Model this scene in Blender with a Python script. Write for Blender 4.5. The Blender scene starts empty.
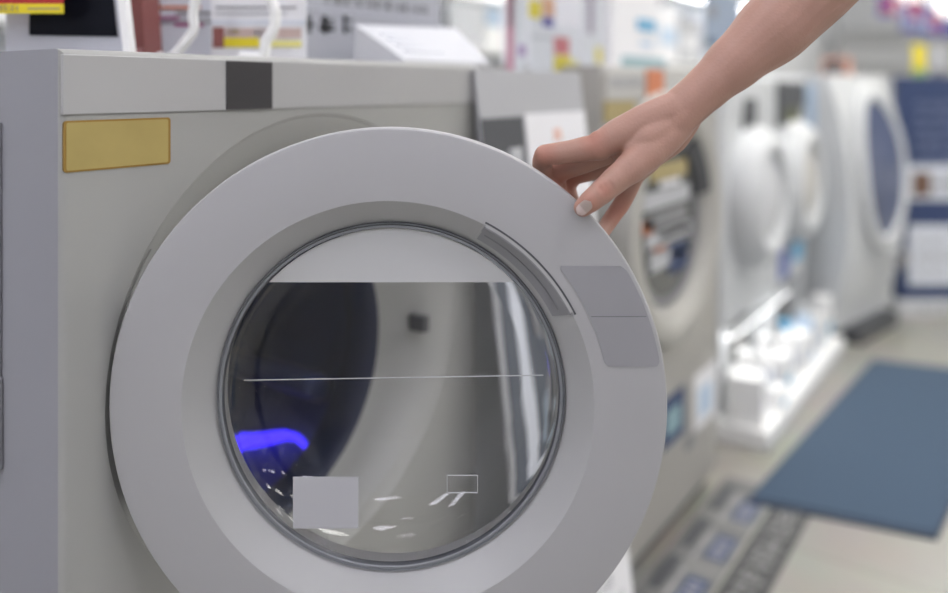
import bpy, bmesh, math, random
from mathutils import Vector, Matrix
random.seed(7)
PI = math.pi
S = bpy.context.scene
COL = S.collection

# ------------------------------------------------------------------ camera
CAMZ = 0.99
TH = math.atan2(566, 800)                    # angle between the row of machines and the view axis
VX, VY = math.cos(TH), math.sin(TH)          # view direction
RX, RY = math.sin(TH), -math.cos(TH)         # picture right
cam_d = bpy.data.cameras.new('camera'); cam = bpy.data.objects.new('camera', cam_d); COL.objects.link(cam)
cam.location = (0, 0, CAMZ)
cam.rotation_euler = (PI/2, 0, math.atan2(VY, VX) - PI/2)
cam_d.sensor_width = 36.0; cam_d.lens = 800/948*36.0
cam_d.shift_y = -209.5/948
cam_d.clip_start = 0.02
cam_d.dof.use_dof = True; cam_d.dof.focus_distance = 0.69; cam_d.dof.aperture_fstop = 1.65
S.camera = cam

# ------------------------------------------------------------------ world, lights, exposure
W = bpy.data.worlds.new('world'); S.world = W; W.use_nodes = True
W.node_tree.nodes['Background'].inputs[0].default_value = (0.85, 0.9, 1.0, 1)
W.node_tree.nodes['Background'].inputs[1].default_value = 0.4
S.view_settings.view_transform = 'Standard'; S.view_settings.look = 'None'
S.view_settings.gamma = 1; S.view_settings.use_curve_mapping = False
S.view_settings.exposure = 0.0
LAMP_STRENGTH = 25.0; COOL_STRENGTH = 15.0; SHELF_STRENGTH = 9.0
LAMPS = [(x, y) for x in (-1.9, 0.3, 2.5, 4.7, 6.9) for y in (-2.9, -1.2, 0.5)] + [(-1.6, 1.3)]

# ------------------------------------------------------------------ materials
MATS = {}
def mat(name, col, rough=0.5, metal=0.0, bump=0.0, bscale=200, vary=0.0, vscale=8, emit=None, estr=0, sss=0, spec=None, coat=0):
    if name in MATS: return MATS[name]
    m = bpy.data.materials.new(name); m.use_nodes = True
    nt = m.node_tree; b = nt.nodes['Principled BSDF']
    b.inputs['Base Color'].default_value = (*col, 1); b.inputs['Roughness'].default_value = rough
    b.inputs['Metallic'].default_value = metal
    if spec is not None: b.inputs['Specular IOR Level'].default_value = spec
    if coat: b.inputs['Coat Weight'].default_value = coat
    tc = nt.nodes.new('ShaderNodeTexCoord')
    if vary:
        n = nt.nodes.new('ShaderNodeTexNoise'); n.inputs['Scale'].default_value = vscale; n.inputs['Detail'].default_value = 4
        nt.links.new(tc.outputs['Object'], n.inputs['Vector'])
        mx = nt.nodes.new('ShaderNodeMix'); mx.data_type = 'RGBA'
        mx.inputs[6].default_value = (*[c*(1-vary) for c in col], 1); mx.inputs[7].default_value = (*[min(1, c*(1+vary)) for c in col], 1)
        nt.links.new(n.outputs['Fac'], mx.inputs[0]); nt.links.new(mx.outputs[2], b.inputs['Base Color'])
    if bump:
        n2 = nt.nodes.new('ShaderNodeTexNoise'); n2.inputs['Scale'].default_value = bscale
        nt.links.new(tc.outputs['Object'], n2.inputs['Vector'])
        bp = nt.nodes.new('ShaderNodeBump'); bp.inputs['Strength'].default_value = bump; bp.inputs['Distance'].default_value = 0.001
        nt.links.new(n2.outputs['Fac'], bp.inputs['Height']); nt.links.new(bp.outputs['Normal'], b.inputs['Normal'])
    if emit: b.inputs['Emission Color'].default_value = (*emit, 1); b.inputs['Emission Strength'].default_value = estr
    if sss: b.inputs['Subsurface Weight'].default_value = sss; b.inputs['Subsurface Radius'].default_value = (0.012, 0.004, 0.002); b.inputs['Subsurface Scale'].default_value = 0.5
    MATS[name] = m; return m
def glassy(name, tint, gloss=0.06, rough=0.02):
    m = bpy.data.materials.new(name); m.use_nodes = True; nt = m.node_tree; nt.nodes.clear()
    o = nt.nodes.new('ShaderNodeOutputMaterial'); t = nt.nodes.new('ShaderNodeBsdfTransparent'); g = nt.nodes.new('ShaderNodeBsdfGlossy')
    t.inputs[0].default_value = (*tint, 1); g.inputs['Roughness'].default_value = rough
    lw = nt.nodes.new('ShaderNodeLayerWeight'); pw = nt.nodes.new('ShaderNodeMath'); pw.operation = 'POWER'; pw.inputs[1].default_value = 4
    f = nt.nodes.new('ShaderNodeMath'); f.operation = 'MULTIPLY_ADD'; f.inputs[1].default_value = 0.8; f.inputs[2].default_value = 0.02
    nt.links.new(lw.outputs['Facing'], pw.inputs[0]); nt.links.new(pw.outputs[0], f.inputs[0])
    mx = nt.nodes.new('ShaderNodeMixShader'); nt.links.new(f.outputs[0], mx.inputs[0])
    nt.links.new(t.outputs[0], mx.inputs[1]); nt.links.new(g.outputs[0], mx.inputs[2]); nt.links.new(mx.outputs[0], o.inputs[0])
    MATS[name] = m; return m
def real_glass(name, col, ior=1.45):
    m = bpy.data.materials.new(name); m.use_nodes = True; b = m.node_tree.nodes['Principled BSDF']
    b.inputs['Base Color'].default_value = (*col, 1); b.inputs['Roughness'].default_value = 0.015
    b.inputs['Transmission Weight'].default_value = 1; b.inputs['IOR'].default_value = ior
    MATS[name] = m; return m

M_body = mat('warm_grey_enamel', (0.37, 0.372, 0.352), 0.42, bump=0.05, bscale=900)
M_door = mat('white_plastic', (0.408, 0.405, 0.408), 0.40, bump=0.06, bscale=1200)
M_bezel = mat('satin_bezel_plastic', (0.42, 0.42, 0.415), 0.38)
M_panel = mat('panel_white', (0.43, 0.43, 0.425), 0.35)
M_black = mat('gloss_black', (0.035, 0.033, 0.036), 0.35)
M_screen = mat('screen_black', (0.004, 0.005, 0.010), 0.35, spec=0.15)
M_rubber = mat('grey_rubber', (0.24, 0.25, 0.265), 0.45)
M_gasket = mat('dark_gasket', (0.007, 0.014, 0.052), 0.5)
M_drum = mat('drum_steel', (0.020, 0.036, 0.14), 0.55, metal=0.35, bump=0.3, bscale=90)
M_gold = mat('gold_foil', (0.47, 0.37, 0.13), 0.40, metal=0.3, vary=0.25, vscale=12)
M_golde = mat('gold_edge', (0.34, 0.21, 0.05), 0.45, metal=0.5)
M_sticker = mat('grey_sticker', (0.315, 0.313, 0.325), 0.5)
M_stick2 = mat('sticker_line', (0.17, 0.17, 0.18), 0.5)
M_paper = mat('paper_white', (0.80, 0.80, 0.82), 0.7)
M_paperb = mat('paper_bluish', (0.66, 0.69, 0.75), 0.7)
M_white = mat('appliance_white', (0.62, 0.635, 0.645), 0.5)
M_whitew = mat('bright_white', (0.93, 0.93, 0.92), 0.5)
M_lgrey = mat('light_grey', (0.50, 0.51, 0.53), 0.5)
M_sign = mat('sign_grey', (0.44, 0.45, 0.50), 0.6)
M_mgrey = mat('mid_grey', (0.24, 0.24, 0.25), 0.5)
M_dgrey = mat('dark_grey', (0.075, 0.078, 0.085), 0.5)
M_red = mat('red', (0.44, 0.015, 0.02), 0.5)
M_brick = mat('reddish_brown', (0.27, 0.09, 0.08), 0.55, vary=0.12)
M_pink = mat('pink', (0.66, 0.30, 0.40), 0.6)
M_magenta = mat('magenta', (0.42, 0.08, 0.26), 0.6)
M_yellow = mat('yellow', (0.80, 0.66, 0.02), 0.6)
M_orange = mat('orange', (0.62, 0.22, 0.11), 0.6)
M_tan = mat('tan', (0.42, 0.34, 0.16), 0.6)
M_green = mat('green', (0.25, 0.45, 0.22), 0.6)
M_teal = mat('teal_grey', (0.28, 0.42, 0.46), 0.6)
M_sky = mat('sky_blue', (0.10, 0.38, 0.62), 0.6)
M_pale = mat('pale_blue', (0.50, 0.62, 0.76), 0.6)
M_navy = mat('navy', (0.032, 0.055, 0.14), 0.5)
M_blue = mat('print_blue', (0.10, 0.14, 0.40), 0.6)
M_slate = mat('slate_blue', (0.05, 0.10, 0.155), 0.7)
M_purple = mat('violet', (0.10, 0.085, 0.36), 0.6)
M_cable = mat('cable_white', (0.86, 0.86, 0.84), 0.45)
M_chrome = mat('chrome', (0.75, 0.75, 0.77), 0.18, metal=1.0)
M_skin = mat('skin', (0.43, 0.25, 0.195), 0.46, bump=0.25, bscale=420, vary=0.07, vscale=38, sss=0.06, spec=0.35)
M_nail = mat('nail_polish', (0.78, 0.66, 0.62), 0.2, coat=0.5)
M_glitter = mat('nail_glitter', (0.74, 0.62, 0.55), 0.2, metal=0.1, bump=1.0, bscale=2600)
M_led = mat('blue_led', (0.05, 0.05, 0.5), 0.4, emit=(0.045, 0.02, 1.0), estr=2.0)
M_cool = mat('cool_lamp_diffuser', (0.9, 0.9, 0.9), 0.5, emit=(0.92, 0.905, 1.0), estr=COOL_STRENGTH)
M_strip = mat('added_shelf_lamp', (0.9, 0.9, 0.9), 0.5, emit=(1.0, 1.0, 1.0), estr=SHELF_STRENGTH)
M_tube = mat('lamp_diffuser', (0.9, 0.9, 0.9), 0.5, emit=(1.0, 0.98, 0.94), estr=LAMP_STRENGTH)
M_lightbox = mat('lit_sign', (0.9, 0.9, 0.9), 0.5, emit=(1, 1, 1), estr=1.1)
M_glass = glassy('clear_acrylic', (0.97, 0.98, 0.99))
M_pane = glassy('window_pane', (0.95, 0.953, 0.96))
M_bowl = real_glass('bowl_glass', (1.0, 1.0, 1.0), 1.32)

def floor_mat():
    m = bpy.data.materials.new('floor_tile'); m.use_nodes = True; nt = m.node_tree; b = nt.nodes['Principled BSDF']
    tc = nt.nodes.new('ShaderNodeTexCoord'); br = nt.nodes.new('ShaderNodeTexBrick')
    br.offset = 0; br.inputs['Scale'].default_value = 1; br.inputs['Brick Width'].default_value = 0.45; br.inputs['Row Height'].default_value = 0.45
    br.inputs['Mortar Size'].default_value = 0.0025
    br.inputs['Color1'].default_value = (0.37, 0.36, 0.318, 1); br.inputs['Color2'].default_value = (0.35, 0.338, 0.30, 1); br.inputs['Mortar'].default_value = (0.26, 0.25, 0.22, 1)
    n = nt.nodes.new('ShaderNodeTexNoise'); n.inputs['Scale'].default_value = 5; n.inputs['Detail'].default_value = 6
    mx = nt.nodes.new('ShaderNodeMix'); mx.data_type = 'RGBA'; mx.blend_type = 'MULTIPLY'; mx.inputs[0].default_value = 0.25
    nt.links.new(tc.outputs['Object'], br.inputs['Vector']); nt.links.new(tc.outputs['Object'], n.inputs['Vector'])
    nt.links.new(br.outputs['Color'], mx.inputs[6]); nt.links.new(n.outputs['Color'], mx.inputs[7]); nt.links.new(mx.outputs[2], b.inputs['Base Color'])
    b.inputs['Roughness'].default_value = 0.32
    return m
def stripes(name, c1, c2, scale):
    m = bpy.data.materials.new(name); m.use_nodes = True; nt = m.node_tree; b = nt.nodes['Principled BSDF']
    tc = nt.nodes.new('ShaderNodeTexCoord'); w = nt.nodes.new('ShaderNodeTexWave'); w.inputs['Scale'].default_value = scale
    mx = nt.nodes.new('ShaderNodeMix'); mx.data_type = 'RGBA'; mx.inputs[6].default_value = (*c1, 1); mx.inputs[7].default_value = (*c2, 1)
    nt.links.new(tc.outputs['Object'], w.inputs['Vector']); nt.links.new(w.outputs['Fac'], mx.inputs[0]); nt.links.new(mx.outputs[2], b.inputs['Base Color'])
    b.inputs['Roughness'].default_value = 0.85
    return m

# ------------------------------------------------------------------ helpers
def link(name, bm, mats, parent=None, smooth=None, loc=None, rotz=None):
    me = bpy.data.meshes.new(name)
    bmesh.ops.recalc_face_normals(bm, faces=bm.faces)
    bm.to_mesh(me); bm.free()
    for m in (mats if isinstance(mats, (list, tuple)) else [mats]): me.materials.append(m)
    if smooth:
        for p in me.polygons: p.use_smooth = True
        me.set_sharp_from_angle(angle=math.radians(smooth))
    o = bpy.data.objects.new(name, me); COL.objects.link(o)
    if parent: o.parent = parent
    if loc: o.location = loc
    if rotz is not None: o.rotation_euler = (0, 0, rotz)
    return o
def tag(o, label, cat, group=None):
    o['label'] = label; o['category'] = cat
    if group: o['group'] = group
    return o
def thing(name, label, cat, loc=(0, 0, 0), rotz=0, group=None):
    o = bpy.data.objects.new(name, None); COL.objects.link(o); o.location = loc; o.rotation_euler = (0, 0, rotz)
    o.empty_display_size = 0.05
    return tag(o, label, cat, group)
def structure(o):
    o['kind'] = 'structure'; return o
def box(bm, x0, x1, y0, y1, z0, z1, bev=0.0, mi=0, seg=2, xf=None):
    r = bmesh.ops.create_cube(bm, size=1)
    bmesh.ops.scale(bm, vec=(x1-x0, y1-y0, z1-z0), verts=r['verts'])
    bmesh.ops.translate(bm, vec=((x0+x1)/2, (y0+y1)/2, (z0+z1)/2), verts=r['verts'])
    fs = list({f for v in r['verts'] for f in v.link_faces})
    vs = r['verts']
    if bev:
        es = list({e for f in fs for e in f.edges})
        q = bmesh.ops.bevel(bm, geom=es, offset=bev, segments=seg, profile=0.5, affect='EDGES', clamp_overlap=True)
        vs = list({v for f in q['faces'] for v in f.verts} | {v for v in r['verts'] if v.is_valid})
        fs = list({f for v in vs for f in v.link_faces})
    for f in fs: f.material_index = mi
    if xf is not None: bmesh.ops.transform(bm, matrix=xf, verts=vs)
def prism(bm, pts, y0, y1, mi=0, xf=None):
    """closed outline (x,z) extruded along y"""
    a = [bm.verts.new((x, y0, z)) for x, z in pts]; b = [bm.verts.new((x, y1, z)) for x, z in pts]
    fs = [bm.faces.new(a), bm.faces.new(b[::-1])]
    n = len(pts)
    for i in range(n): fs.append(bm.faces.new((a[i], b[i], b[(i+1) % n], a[(i+1) % n])))
    for f in fs: f.material_index = mi
    if xf is not None: bmesh.ops.transform(bm, matrix=xf, verts=a+b)
def lathe(bm, prof, n=96, mi=0, close=False, cx=0, cz=0, mis=None):
    """profile (radius, y) turned about the y axis"""
    rings = []
    for r, y in prof:
        if r < 1e-6: rings.append([bm.verts.new((cx, y, cz))])
        else: rings.append([bm.verts.new((cx+r*math.cos(2*PI*i/n), y, cz+r*math.sin(2*PI*i/n))) for i in range(n)])
    prs = list(zip(rings, rings[1:]))
    if close: prs.append((rings[-1], rings[0]))
    for k, (a, b) in enumerate(prs):
        for i in range(n):
            j = (i+1) % n
            if len(a) == 1 and len(b) == 1: continue
            if len(a) == 1: f = bm.faces.new((a[0], b[i], b[j]))
            elif len(b) == 1: f = bm.faces.new((a[i], b[0], a[j]))
            else: f = bm.faces.new((a[i], b[i], b[j], a[j]))
            f.material_index = mis[k] if mis else mi
def tube(bm, pts, rad, n=10, mi=0, caps=True):
    pts = [Vector(p) for p in pts]; rads = rad if isinstance(rad, (list, tuple)) else [rad]*len(pts)
    rings = []; up = None
    for i, p in enumerate(pts):
        t = (pts[min(i+1, len(pts)-1)] - pts[max(i-1, 0)]).normalized()
        if up is None: up = t.orthogonal().normalized()
        up = (up - t*up.dot(t)).normalized(); s = t.cross(up)
        rings.append([bm.verts.new(p + (up*math.cos(2*PI*k/n) + s*math.sin(2*PI*k/n))*rads[i]) for k in range(n)])
    for a, b in zip(rings, rings[1:]):
        for k in range(n):
            f = bm.faces.new((a[k], a[(k+1) % n], b[(k+1) % n], b[k])); f.material_index = mi
    if caps:
        for rg in (rings[0], rings[-1]):
            f = bm.faces.new(rg); f.material_index = mi
def smoothpath(pts, n=8):
    pts = [Vector(p) for p in pts]; out = []
    P = [2*pts[0]-pts[1]] + pts + [2*pts[-1]-pts[-2]]
    for i in range(1, len(P)-2):
        for k in range(n):
            t = k/n; a, b, c, d = P[i-1:i+3]
            out.append(0.5*((2*b) + (c-a)*t + (2*a-5*b+4*c-d)*t*t + (3*b-a-3*c+d)*t**3))
    out.append(pts[-1]); return out
def arc(bm, r0, r1, a0, a1, y0, y1, n=24, mi=0):
    """ring sector in the xz plane, y0..y1 thick; y may be a pair (inner, outer)"""
    yi, yo = y0 if isinstance(y0, tuple) else (y0, y0)
    rows = []
    for i in range(n+1):
        a = math.radians(a0 + (a1-a0)*i/n); c, s = math.cos(a), math.sin(a)
        rows.append([bm.verts.new((r0*c, yi, r0*s)), bm.verts.new((r1*c, yo, r1*s)), bm.verts.new((r1*c, y1, r1*s)), bm.verts.new((r0*c, y1, r0*s))])
    fs = []
    for a, b in zip(rows, rows[1:]):
        for k in range(4): fs.append(bm.faces.new((a[k], a[(k+1) % 4], b[(k+1) % 4], b[k])))
    fs += [bm.faces.new(rows[0]), bm.faces.new(rows[-1])]
    for f in fs: f.material_index = mi
def loft_body(bm, x0, x1, z0, z1, yf, yb, cx, cz, inner, round_=0.006, bulge=None, n=96, mi=0):
    """cabinet with a round opening in its front; inner = rings (radius, y) from the front edge inwards"""
    angs = [2*PI*i/n for i in range(n)]
    for X in (x0, x1):
        for Z in (z0, z1): angs.append(math.atan2(Z-cz, X-cx) % (2*PI))
    angs = sorted(set(round(a, 6) for a in angs))
    def rect(a, ins):
        c, s = math.cos(a), math.sin(a); t = 1e9
        if c > 1e-9: t = min(t, (x1-cx)/c)
        if c < -1e-9: t = min(t, (x0-cx)/c)
        if s > 1e-9: t = min(t, (z1-cz)/s)
        if s < -1e-9: t = min(t, (z0-cz)/s)
        px, pz = cx+c*t, cz+s*t
        px = min(max(px, x0+ins), x1-ins); pz = min(max(pz, z0+ins), z1-ins)
        return px, pz
    rings = []
    for r, y, *o in reversed(inner):
        ox, oz = o if o else (0, 0); rings.append([bm.verts.new((cx+ox+r*math.cos(a), y, cz+oz+r*math.sin(a))) for a in angs])
    for k in range(5):
        t = k/4*PI/2; ins = round_*(1-math.sin(t)); y = yf + round_*(1-math.cos(t))
        rings.append([bm.verts.new((*rect(a, ins)[:1], y, rect(a, ins)[1])) for a in angs])
    rings.append([bm.verts.new((rect(a, 0)[0], yb, rect(a, 0)[1])) for a in angs])
    m = len(angs)
    for a, b in zip(rings, rings[1:]):
        for i in range(m):
            f = bm.faces.new((a[i], b[i], b[(i+1) % m], a[(i+1) % m])); f.material_index = mi
    f = bm.faces.new(rings[-1]); f.material_index = mi
# picture <-> place
def ray(px): q = (px-474)/800; return VX+q*RX, VY+q*RY
def on_row(px, Y):                      # where the vertical plane y=Y is met
    rx, ry = ray(px); d = Y/ry; return d*rx, d
def at(px, py, d):
    rx, ry = ray(px); return Vector((d*rx, d*ry, CAMZ-(py-87)/800*d))
FACE = math.atan2(RY, RX)               # turns a -y facing sheet towards the camera

def sheet(name, label, cat, p0, p1, d, marks=(), base=M_paper, thick=0.003, face=True, Y=None, group=None, lean=0.0, zbase=None, rot=None):
    """a printed card: px box p0 (left,top) - p1 (right,bottom), stood at depth d facing the aisle end, or on plane y=Y facing the aisle.
    marks are (u0,u1,v0,v1,material) fractions of the card, v from the top"""
    if Y is not None:
        xa, da = on_row(p0[0], Y); xb, db = on_row(p1[0], Y); dm = (da+db)/2
        w = xb-xa; zt = CAMZ-(p0[1]-87)/800*dm; zb = CAMZ-(p1[1]-87)/800*dm; loc = Vector(((xa+xb)/2, Y, zb)); rz = 0
    else:
        a = at(p0[0], p1[1], d); b = at(p1[0], p1[1], d); w = (b-a).length; loc = (a+b)/2
        zt = CAMZ-(p0[1]-87)/800*d; zb = loc.z; rz = FACE
    if rot is not None: rz = rot
    if zbase is not None: zb = zbase; loc.z = zb
    h = zt-zb
    o = thing(name, label, cat, loc, rz, group)
    tilt = Matrix.Rotation(-lean, 4, 'X')
    bm = bmesh.new(); box(bm, -w/2, w/2, 0, thick, 0, h, xf=tilt)
    link('card', bm, base, o)
    if marks:
        ms = []; bm = bmesh.new()
        for u0, u1, v0, v1, m in marks:
            if m not in ms: ms.append(m)
            box(bm, -w/2+u0*w, -w/2+u1*w, -0.0012, 0.0006, h*(1-v1), h*(1-v0), mi=ms.index(m), xf=tilt)
        link('print', bm, ms, o)
    return o
def glyphs(bm, x0, x1, z0, z1, n, mi, y0=-0.0012, y1=0.0005, seed=1, xf=None):
    """a row of small stroke blocks standing in for blurred lettering"""
    r = random.Random(seed); cw = (x1-x0)/n; H = z1-z0
    for i in range(n):
        a = x0+cw*(i+0.1); b = x0+cw*(i+0.85)
        k = r.randint(1, 3)
        for j in range(k): zz = z0+H*(j+0.5)/k; box(bm, a, b, y0, y1, zz-H*0.07, zz+H*0.07, mi=mi, xf=xf)
        xx = a+(b-a)*r.random()*0.9; box(bm, xx, xx+(b-a)*0.16, y0, y1, z0, z1, mi=mi, xf=xf)

# ------------------------------------------------------------------ room
bm = bmesh.new(); box(bm, -3, 9.5, -4.2, 1.9, -0.1, 0); structure(link('floor', bm, floor_mat()))
bm = bmesh.new(); box(bm, -3, 9.5, -4.2, 1.9, 3.0, 3.1); structure(link('ceiling', bm, mat('ceiling_board', (0.78, 0.78, 0.77), 0.8, bump=0.3, bscale=60)))
M_wall = mat('wall_white', (0.72, 0.73, 0.75), 0.7, vary=0.04, vscale=3)
bm = bmesh.new(); box(bm, -3.1, -3, -4.2, 1.9, 0, 3.0); structure(link('wall_near', bm, M_wall))
bm = bmesh.new(); box(bm, 9.5, 9.6, -4.2, 1.9, 0, 3.0); structure(link('wall_far', bm, M_wall))
bm = bmesh.new(); box(bm, -3.1, 9.6, 1.8, 1.9, 0, 3.0); structure(link('wall_back', bm, M_wall))
bm = bmesh.new(); box(bm, -3.1, 9.6, -4.3, -4.2, 0, 3.0); structure(link('wall_aisle', bm, M_wall))
lamps = {}
def light_fix(x, y, lab):
    cool = x < 1.0; lamp0 = lamps.get(cool)
    if lamp0 is None:
        r = thing('ceiling_light', lab, 'ceiling light', (x, y, 3.0), 0, 'ceiling lights in rows over the aisle')
        bm = bmesh.new(); box(bm, -0.62, 0.62, -0.17, 0.17, -0.035, 0, 0.006); link('housing', bm, M_white, r)
        bm = bmesh.new(); box(bm, -0.58, 0.58, -0.13, 0.13, -0.045, -0.036, 0.003); link('diffuser', bm, M_cool if cool else M_tube, r)
        lamps[cool] = r; return r
    r = lamp0.copy(); COL.objects.link(r); r.location = (x, y, 3.0); r['label'] = lab
    for c in list(lamp0.children):
        d = c.copy(); COL.objects.link(d); d.parent = r
    return r
for (x, y) in LAMPS: light_fix(x, y, 'white ceiling light panel over the shop aisle')

# ------------------------------------------------------------------ front washing machine
YF = 0.652
X0, X1 = on_row(60, YF)[0], on_row(478, YF)[0]
CX, CZ = (X0+X1)/2, 0.7146
ZT = 1.0214
wm = thing('washing_machine', 'front-loading washing machine nearest the camera, round door held open by a hand', 'washing machine', (CX, YF, 0))
def lx(px, Y=YF): return on_row(px, Y)[0]-CX     # machine-local x of a picture column on its front
def lz(px, py, Y=YF): return CAMZ-(py-87)/800*on_row(px, Y)[1]
bm = bmesh.new()
hw0, hw1 = X0-CX, X1-CX
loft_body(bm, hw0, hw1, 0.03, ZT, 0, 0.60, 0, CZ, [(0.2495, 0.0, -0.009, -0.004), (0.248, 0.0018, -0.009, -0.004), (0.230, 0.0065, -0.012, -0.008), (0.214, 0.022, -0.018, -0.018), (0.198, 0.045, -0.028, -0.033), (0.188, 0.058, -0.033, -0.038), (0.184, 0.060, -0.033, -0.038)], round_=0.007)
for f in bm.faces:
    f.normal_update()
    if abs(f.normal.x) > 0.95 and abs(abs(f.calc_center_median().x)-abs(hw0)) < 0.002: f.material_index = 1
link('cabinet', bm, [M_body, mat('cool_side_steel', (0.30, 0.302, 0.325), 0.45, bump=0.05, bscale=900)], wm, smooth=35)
DX, DZ = -0.033, CZ-0.038
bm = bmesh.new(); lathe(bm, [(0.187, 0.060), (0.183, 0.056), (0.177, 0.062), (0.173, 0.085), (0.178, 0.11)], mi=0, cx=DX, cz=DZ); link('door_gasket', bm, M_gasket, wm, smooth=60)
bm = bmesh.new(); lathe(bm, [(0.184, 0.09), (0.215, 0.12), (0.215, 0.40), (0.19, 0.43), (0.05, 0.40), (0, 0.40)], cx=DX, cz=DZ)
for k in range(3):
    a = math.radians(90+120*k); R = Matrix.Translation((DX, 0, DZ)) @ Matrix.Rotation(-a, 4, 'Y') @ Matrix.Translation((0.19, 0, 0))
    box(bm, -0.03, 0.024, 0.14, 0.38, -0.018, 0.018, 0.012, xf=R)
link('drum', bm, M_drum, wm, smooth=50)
bm = bmesh.new()                                                     # blue glow strip on the drum wall
def drum_hit(px, py, rad):
    rx, ry = ray(px); dz = -(py-87)/800; best = None
    for k in range(700, 1600):
        d = k/1000; x, y, z = d*rx-CX-DX, d*ry-YF, CAMZ+d*dz-DZ
        if y > 0.10 and x*x+z*z > rad*rad: return (x+DX, y, z+DZ)
pts = [drum_hit(px, py, 0.205) for px, py in ((236, 443), (252, 441), (270, 438), (287, 436), (299, 440), (307, 450), (312, 462))]
link('drum_light', bm if tube(bm, smoothpath(pts, 5), [0.0115-0.0085*min(1, i/26) for i in range(31)]) is None else bm, M_led, wm, smooth=60)
bm = bmesh.new(); box(bm, 0.180, 0.192, 0.004, 0.03, 0.669, 0.690, 0.001); link('latch_slot', bm, M_dgrey, wm)
# control panel strip, black display, gold label
zt0 = CAMZ+0.0274
zb0 = CAMZ-28/800*on_row(62, YF)[1]
bm = bmesh.new(); box(bm, lx(61.5), hw1-0.001, -0.0022, 0.002, zb0, zt0-0.0005, 0.0009); link('control_panel', bm, M_panel, wm)
bm = bmesh.new(); box(bm, lx(224.5), lx(270.5), -0.0034, 0.001, zb0+0.0005, zt0-0.0015, 0.0005); link('display', bm, M_black, wm)
gold = bpy.data.objects.new('x', None); bpy.data.objects.remove(gold)
bm = bmesh.new()
def rrect(x0, x1, z0, z1, r, n=5):
    out = []
    for cx_, cz_, a0 in ((x1-r, z1-r, 0), (x0+r, z1-r, 90), (x0+r, z0+r, 180), (x1-r, z0+r, 270)):
        for i in range(n+1):
            a = math.radians(a0+90*i/n); out.append((cx_+r*math.cos(a), cz_+r*math.sin(a)))
    return out
gx0, gx1 = lx(63), lx(170); gz1 = CAMZ-34/800*on_row(63, YF)[1]; gz0 = CAMZ-86/800*on_row(63, YF)[1]
prism(bm, rrect(gx0, gx1, gz0, gz1, 0.003), -0.0010, 0.001, 1); prism(bm, rrect(gx0+0.0022, gx1-0.0026, gz0+0.0016, gz1-0.0016, 0.0018), -0.0013, 0.0005, 0)
gl = link('gold_label', bm, [M_gold, M_golde], wm); gl['label'] = 'gold foil label with darker edge'
for sx in (-1, 1):
    for yy in (0.05, 0.55):
        bm = bmesh.new(); bmesh.ops.create_cone(bm, cap_ends=True, segments=20, radius1=0.028, radius2=0.022, depth=0.032, matrix=Matrix.Translation((sx*0.25, yy, 0.016)))
        link('foot', bm, M_dgrey, wm)

# the open door: local frame, outer face at y=0 facing -y, back towards +y
DA = FACE
HS = 0.9826
door_c = at(388, 407.8, 0.69*HS)
bm = bmesh.new()
lathe(bm, [(0.1557, 0.0275), (0.1575, 0.0255), (0.1768, 0.0012), (0.1784, 0.0), (0.2388, 0.0), (0.2402, 0.0005), (0.2411, 0.0016), (0.2416, 0.0034),
           (0.2416, 0.018), (0.2402, 0.021), (0.205, 0.026), (0.19, 0.050), (0.162, 0.056), (0.1557, 0.050)], n=192, close=True, mi=0,
      mis=[1, 1, 1, 0, 0, 0, 0, 0, 0, 0, 0, 0, 0, 0])
door = link('door', bm, [M_door, M_bezel], wm, smooth=30, loc=(door_c.x-CX, door_c.y-YF, door_c.z), rotz=DA)
door.scale = (HS, HS, HS)
bm = bmesh.new(); lathe(bm, [(0.1562, 0.0275), (0.1556, 0.0250), (0.1548, 0.0238), (0.1541, 0.0250), (0.1535, 0.0240), (0.1516, 0.0236), (0.1508, 0.0245), (0.1503, 0.030), (0.1562, 0.032)], n=160, close=True, mis=[1, 0, 0, 1, 0, 0, 1, 1, 1]); link('window_gasket', bm, [M_rubber, mat('seal_dark', (.07, .075, .085), .4)], door, smooth=40)
GY = 0.0265
bm = bmesh.new(); lathe(bm, [(0.1508, GY), (0.12, GY-0.0012), (0.07, GY-0.0022), (0, GY-0.0026)], n=128); link('window_pane', bm, M_pane, door, smooth=60)
bm = bmesh.new()                                                     # moulded glass bowl behind the pane
outer = [(0.1535, 0.030), (0.1530, 0.046), (0.1490, 0.062), (0.139, 0.080), (0.124, 0.093), (0.10, 0.101), (0.05, 0.106), (0, 0.107)]
inner = [(0, 0.1035), (0.05, 0.1025), (0.098, 0.0975), (0.1205, 0.0900), (0.1355, 0.0780), (0.1455, 0.0610), (0.1497, 0.046), (0.1506, 0.030)]
lathe(bm, outer+inner, n=128, close=True)
link('glass_bowl', bm, M_bowl, door, smooth=60)
# opaque white band printed behind the top of the pane, the sheet stuck on it, its fine lines
s = 1116.0
def gp(px, py): return (px-391.3)/s, (396.8-py)/s                      # glass-plane coordinates
ya = (396.8-283.5)/s; R = 0.1496
bm = bmesh.new(); pts = []
a0 = math.asin(ya/R)
for i in range(33): a = a0+(PI-2*a0)*i/32; pts.append((R*math.cos(a), R*math.sin(a)))
prism(bm, pts, GY+0.0012, GY+0.0026); link('white_band', bm, mat('band_white', (0.66, 0.66, 0.65), 0.5), door)
bm = bmesh.new(); x0, z1 = gp(294, 476); x1, z0 = gp(359, 527); box(bm, x0, x1, GY-0.0036, GY-0.0028, z0, z1)
st = link('white_sticker', bm, [mat('sticker_white', (0.47, 0.47, 0.49), 0.6)], door)
bm = bmesh.new()
x0, z0 = gp(245, 380); x1, z1 = gp(543, 375)
a = Vector((x0, GY-0.0028, z0)); b = Vector((x1, GY-0.0028, z1)); tube(bm, [a, b], 0.0005, 6)
link('fine_line', bm, M_lgrey, door)
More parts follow.
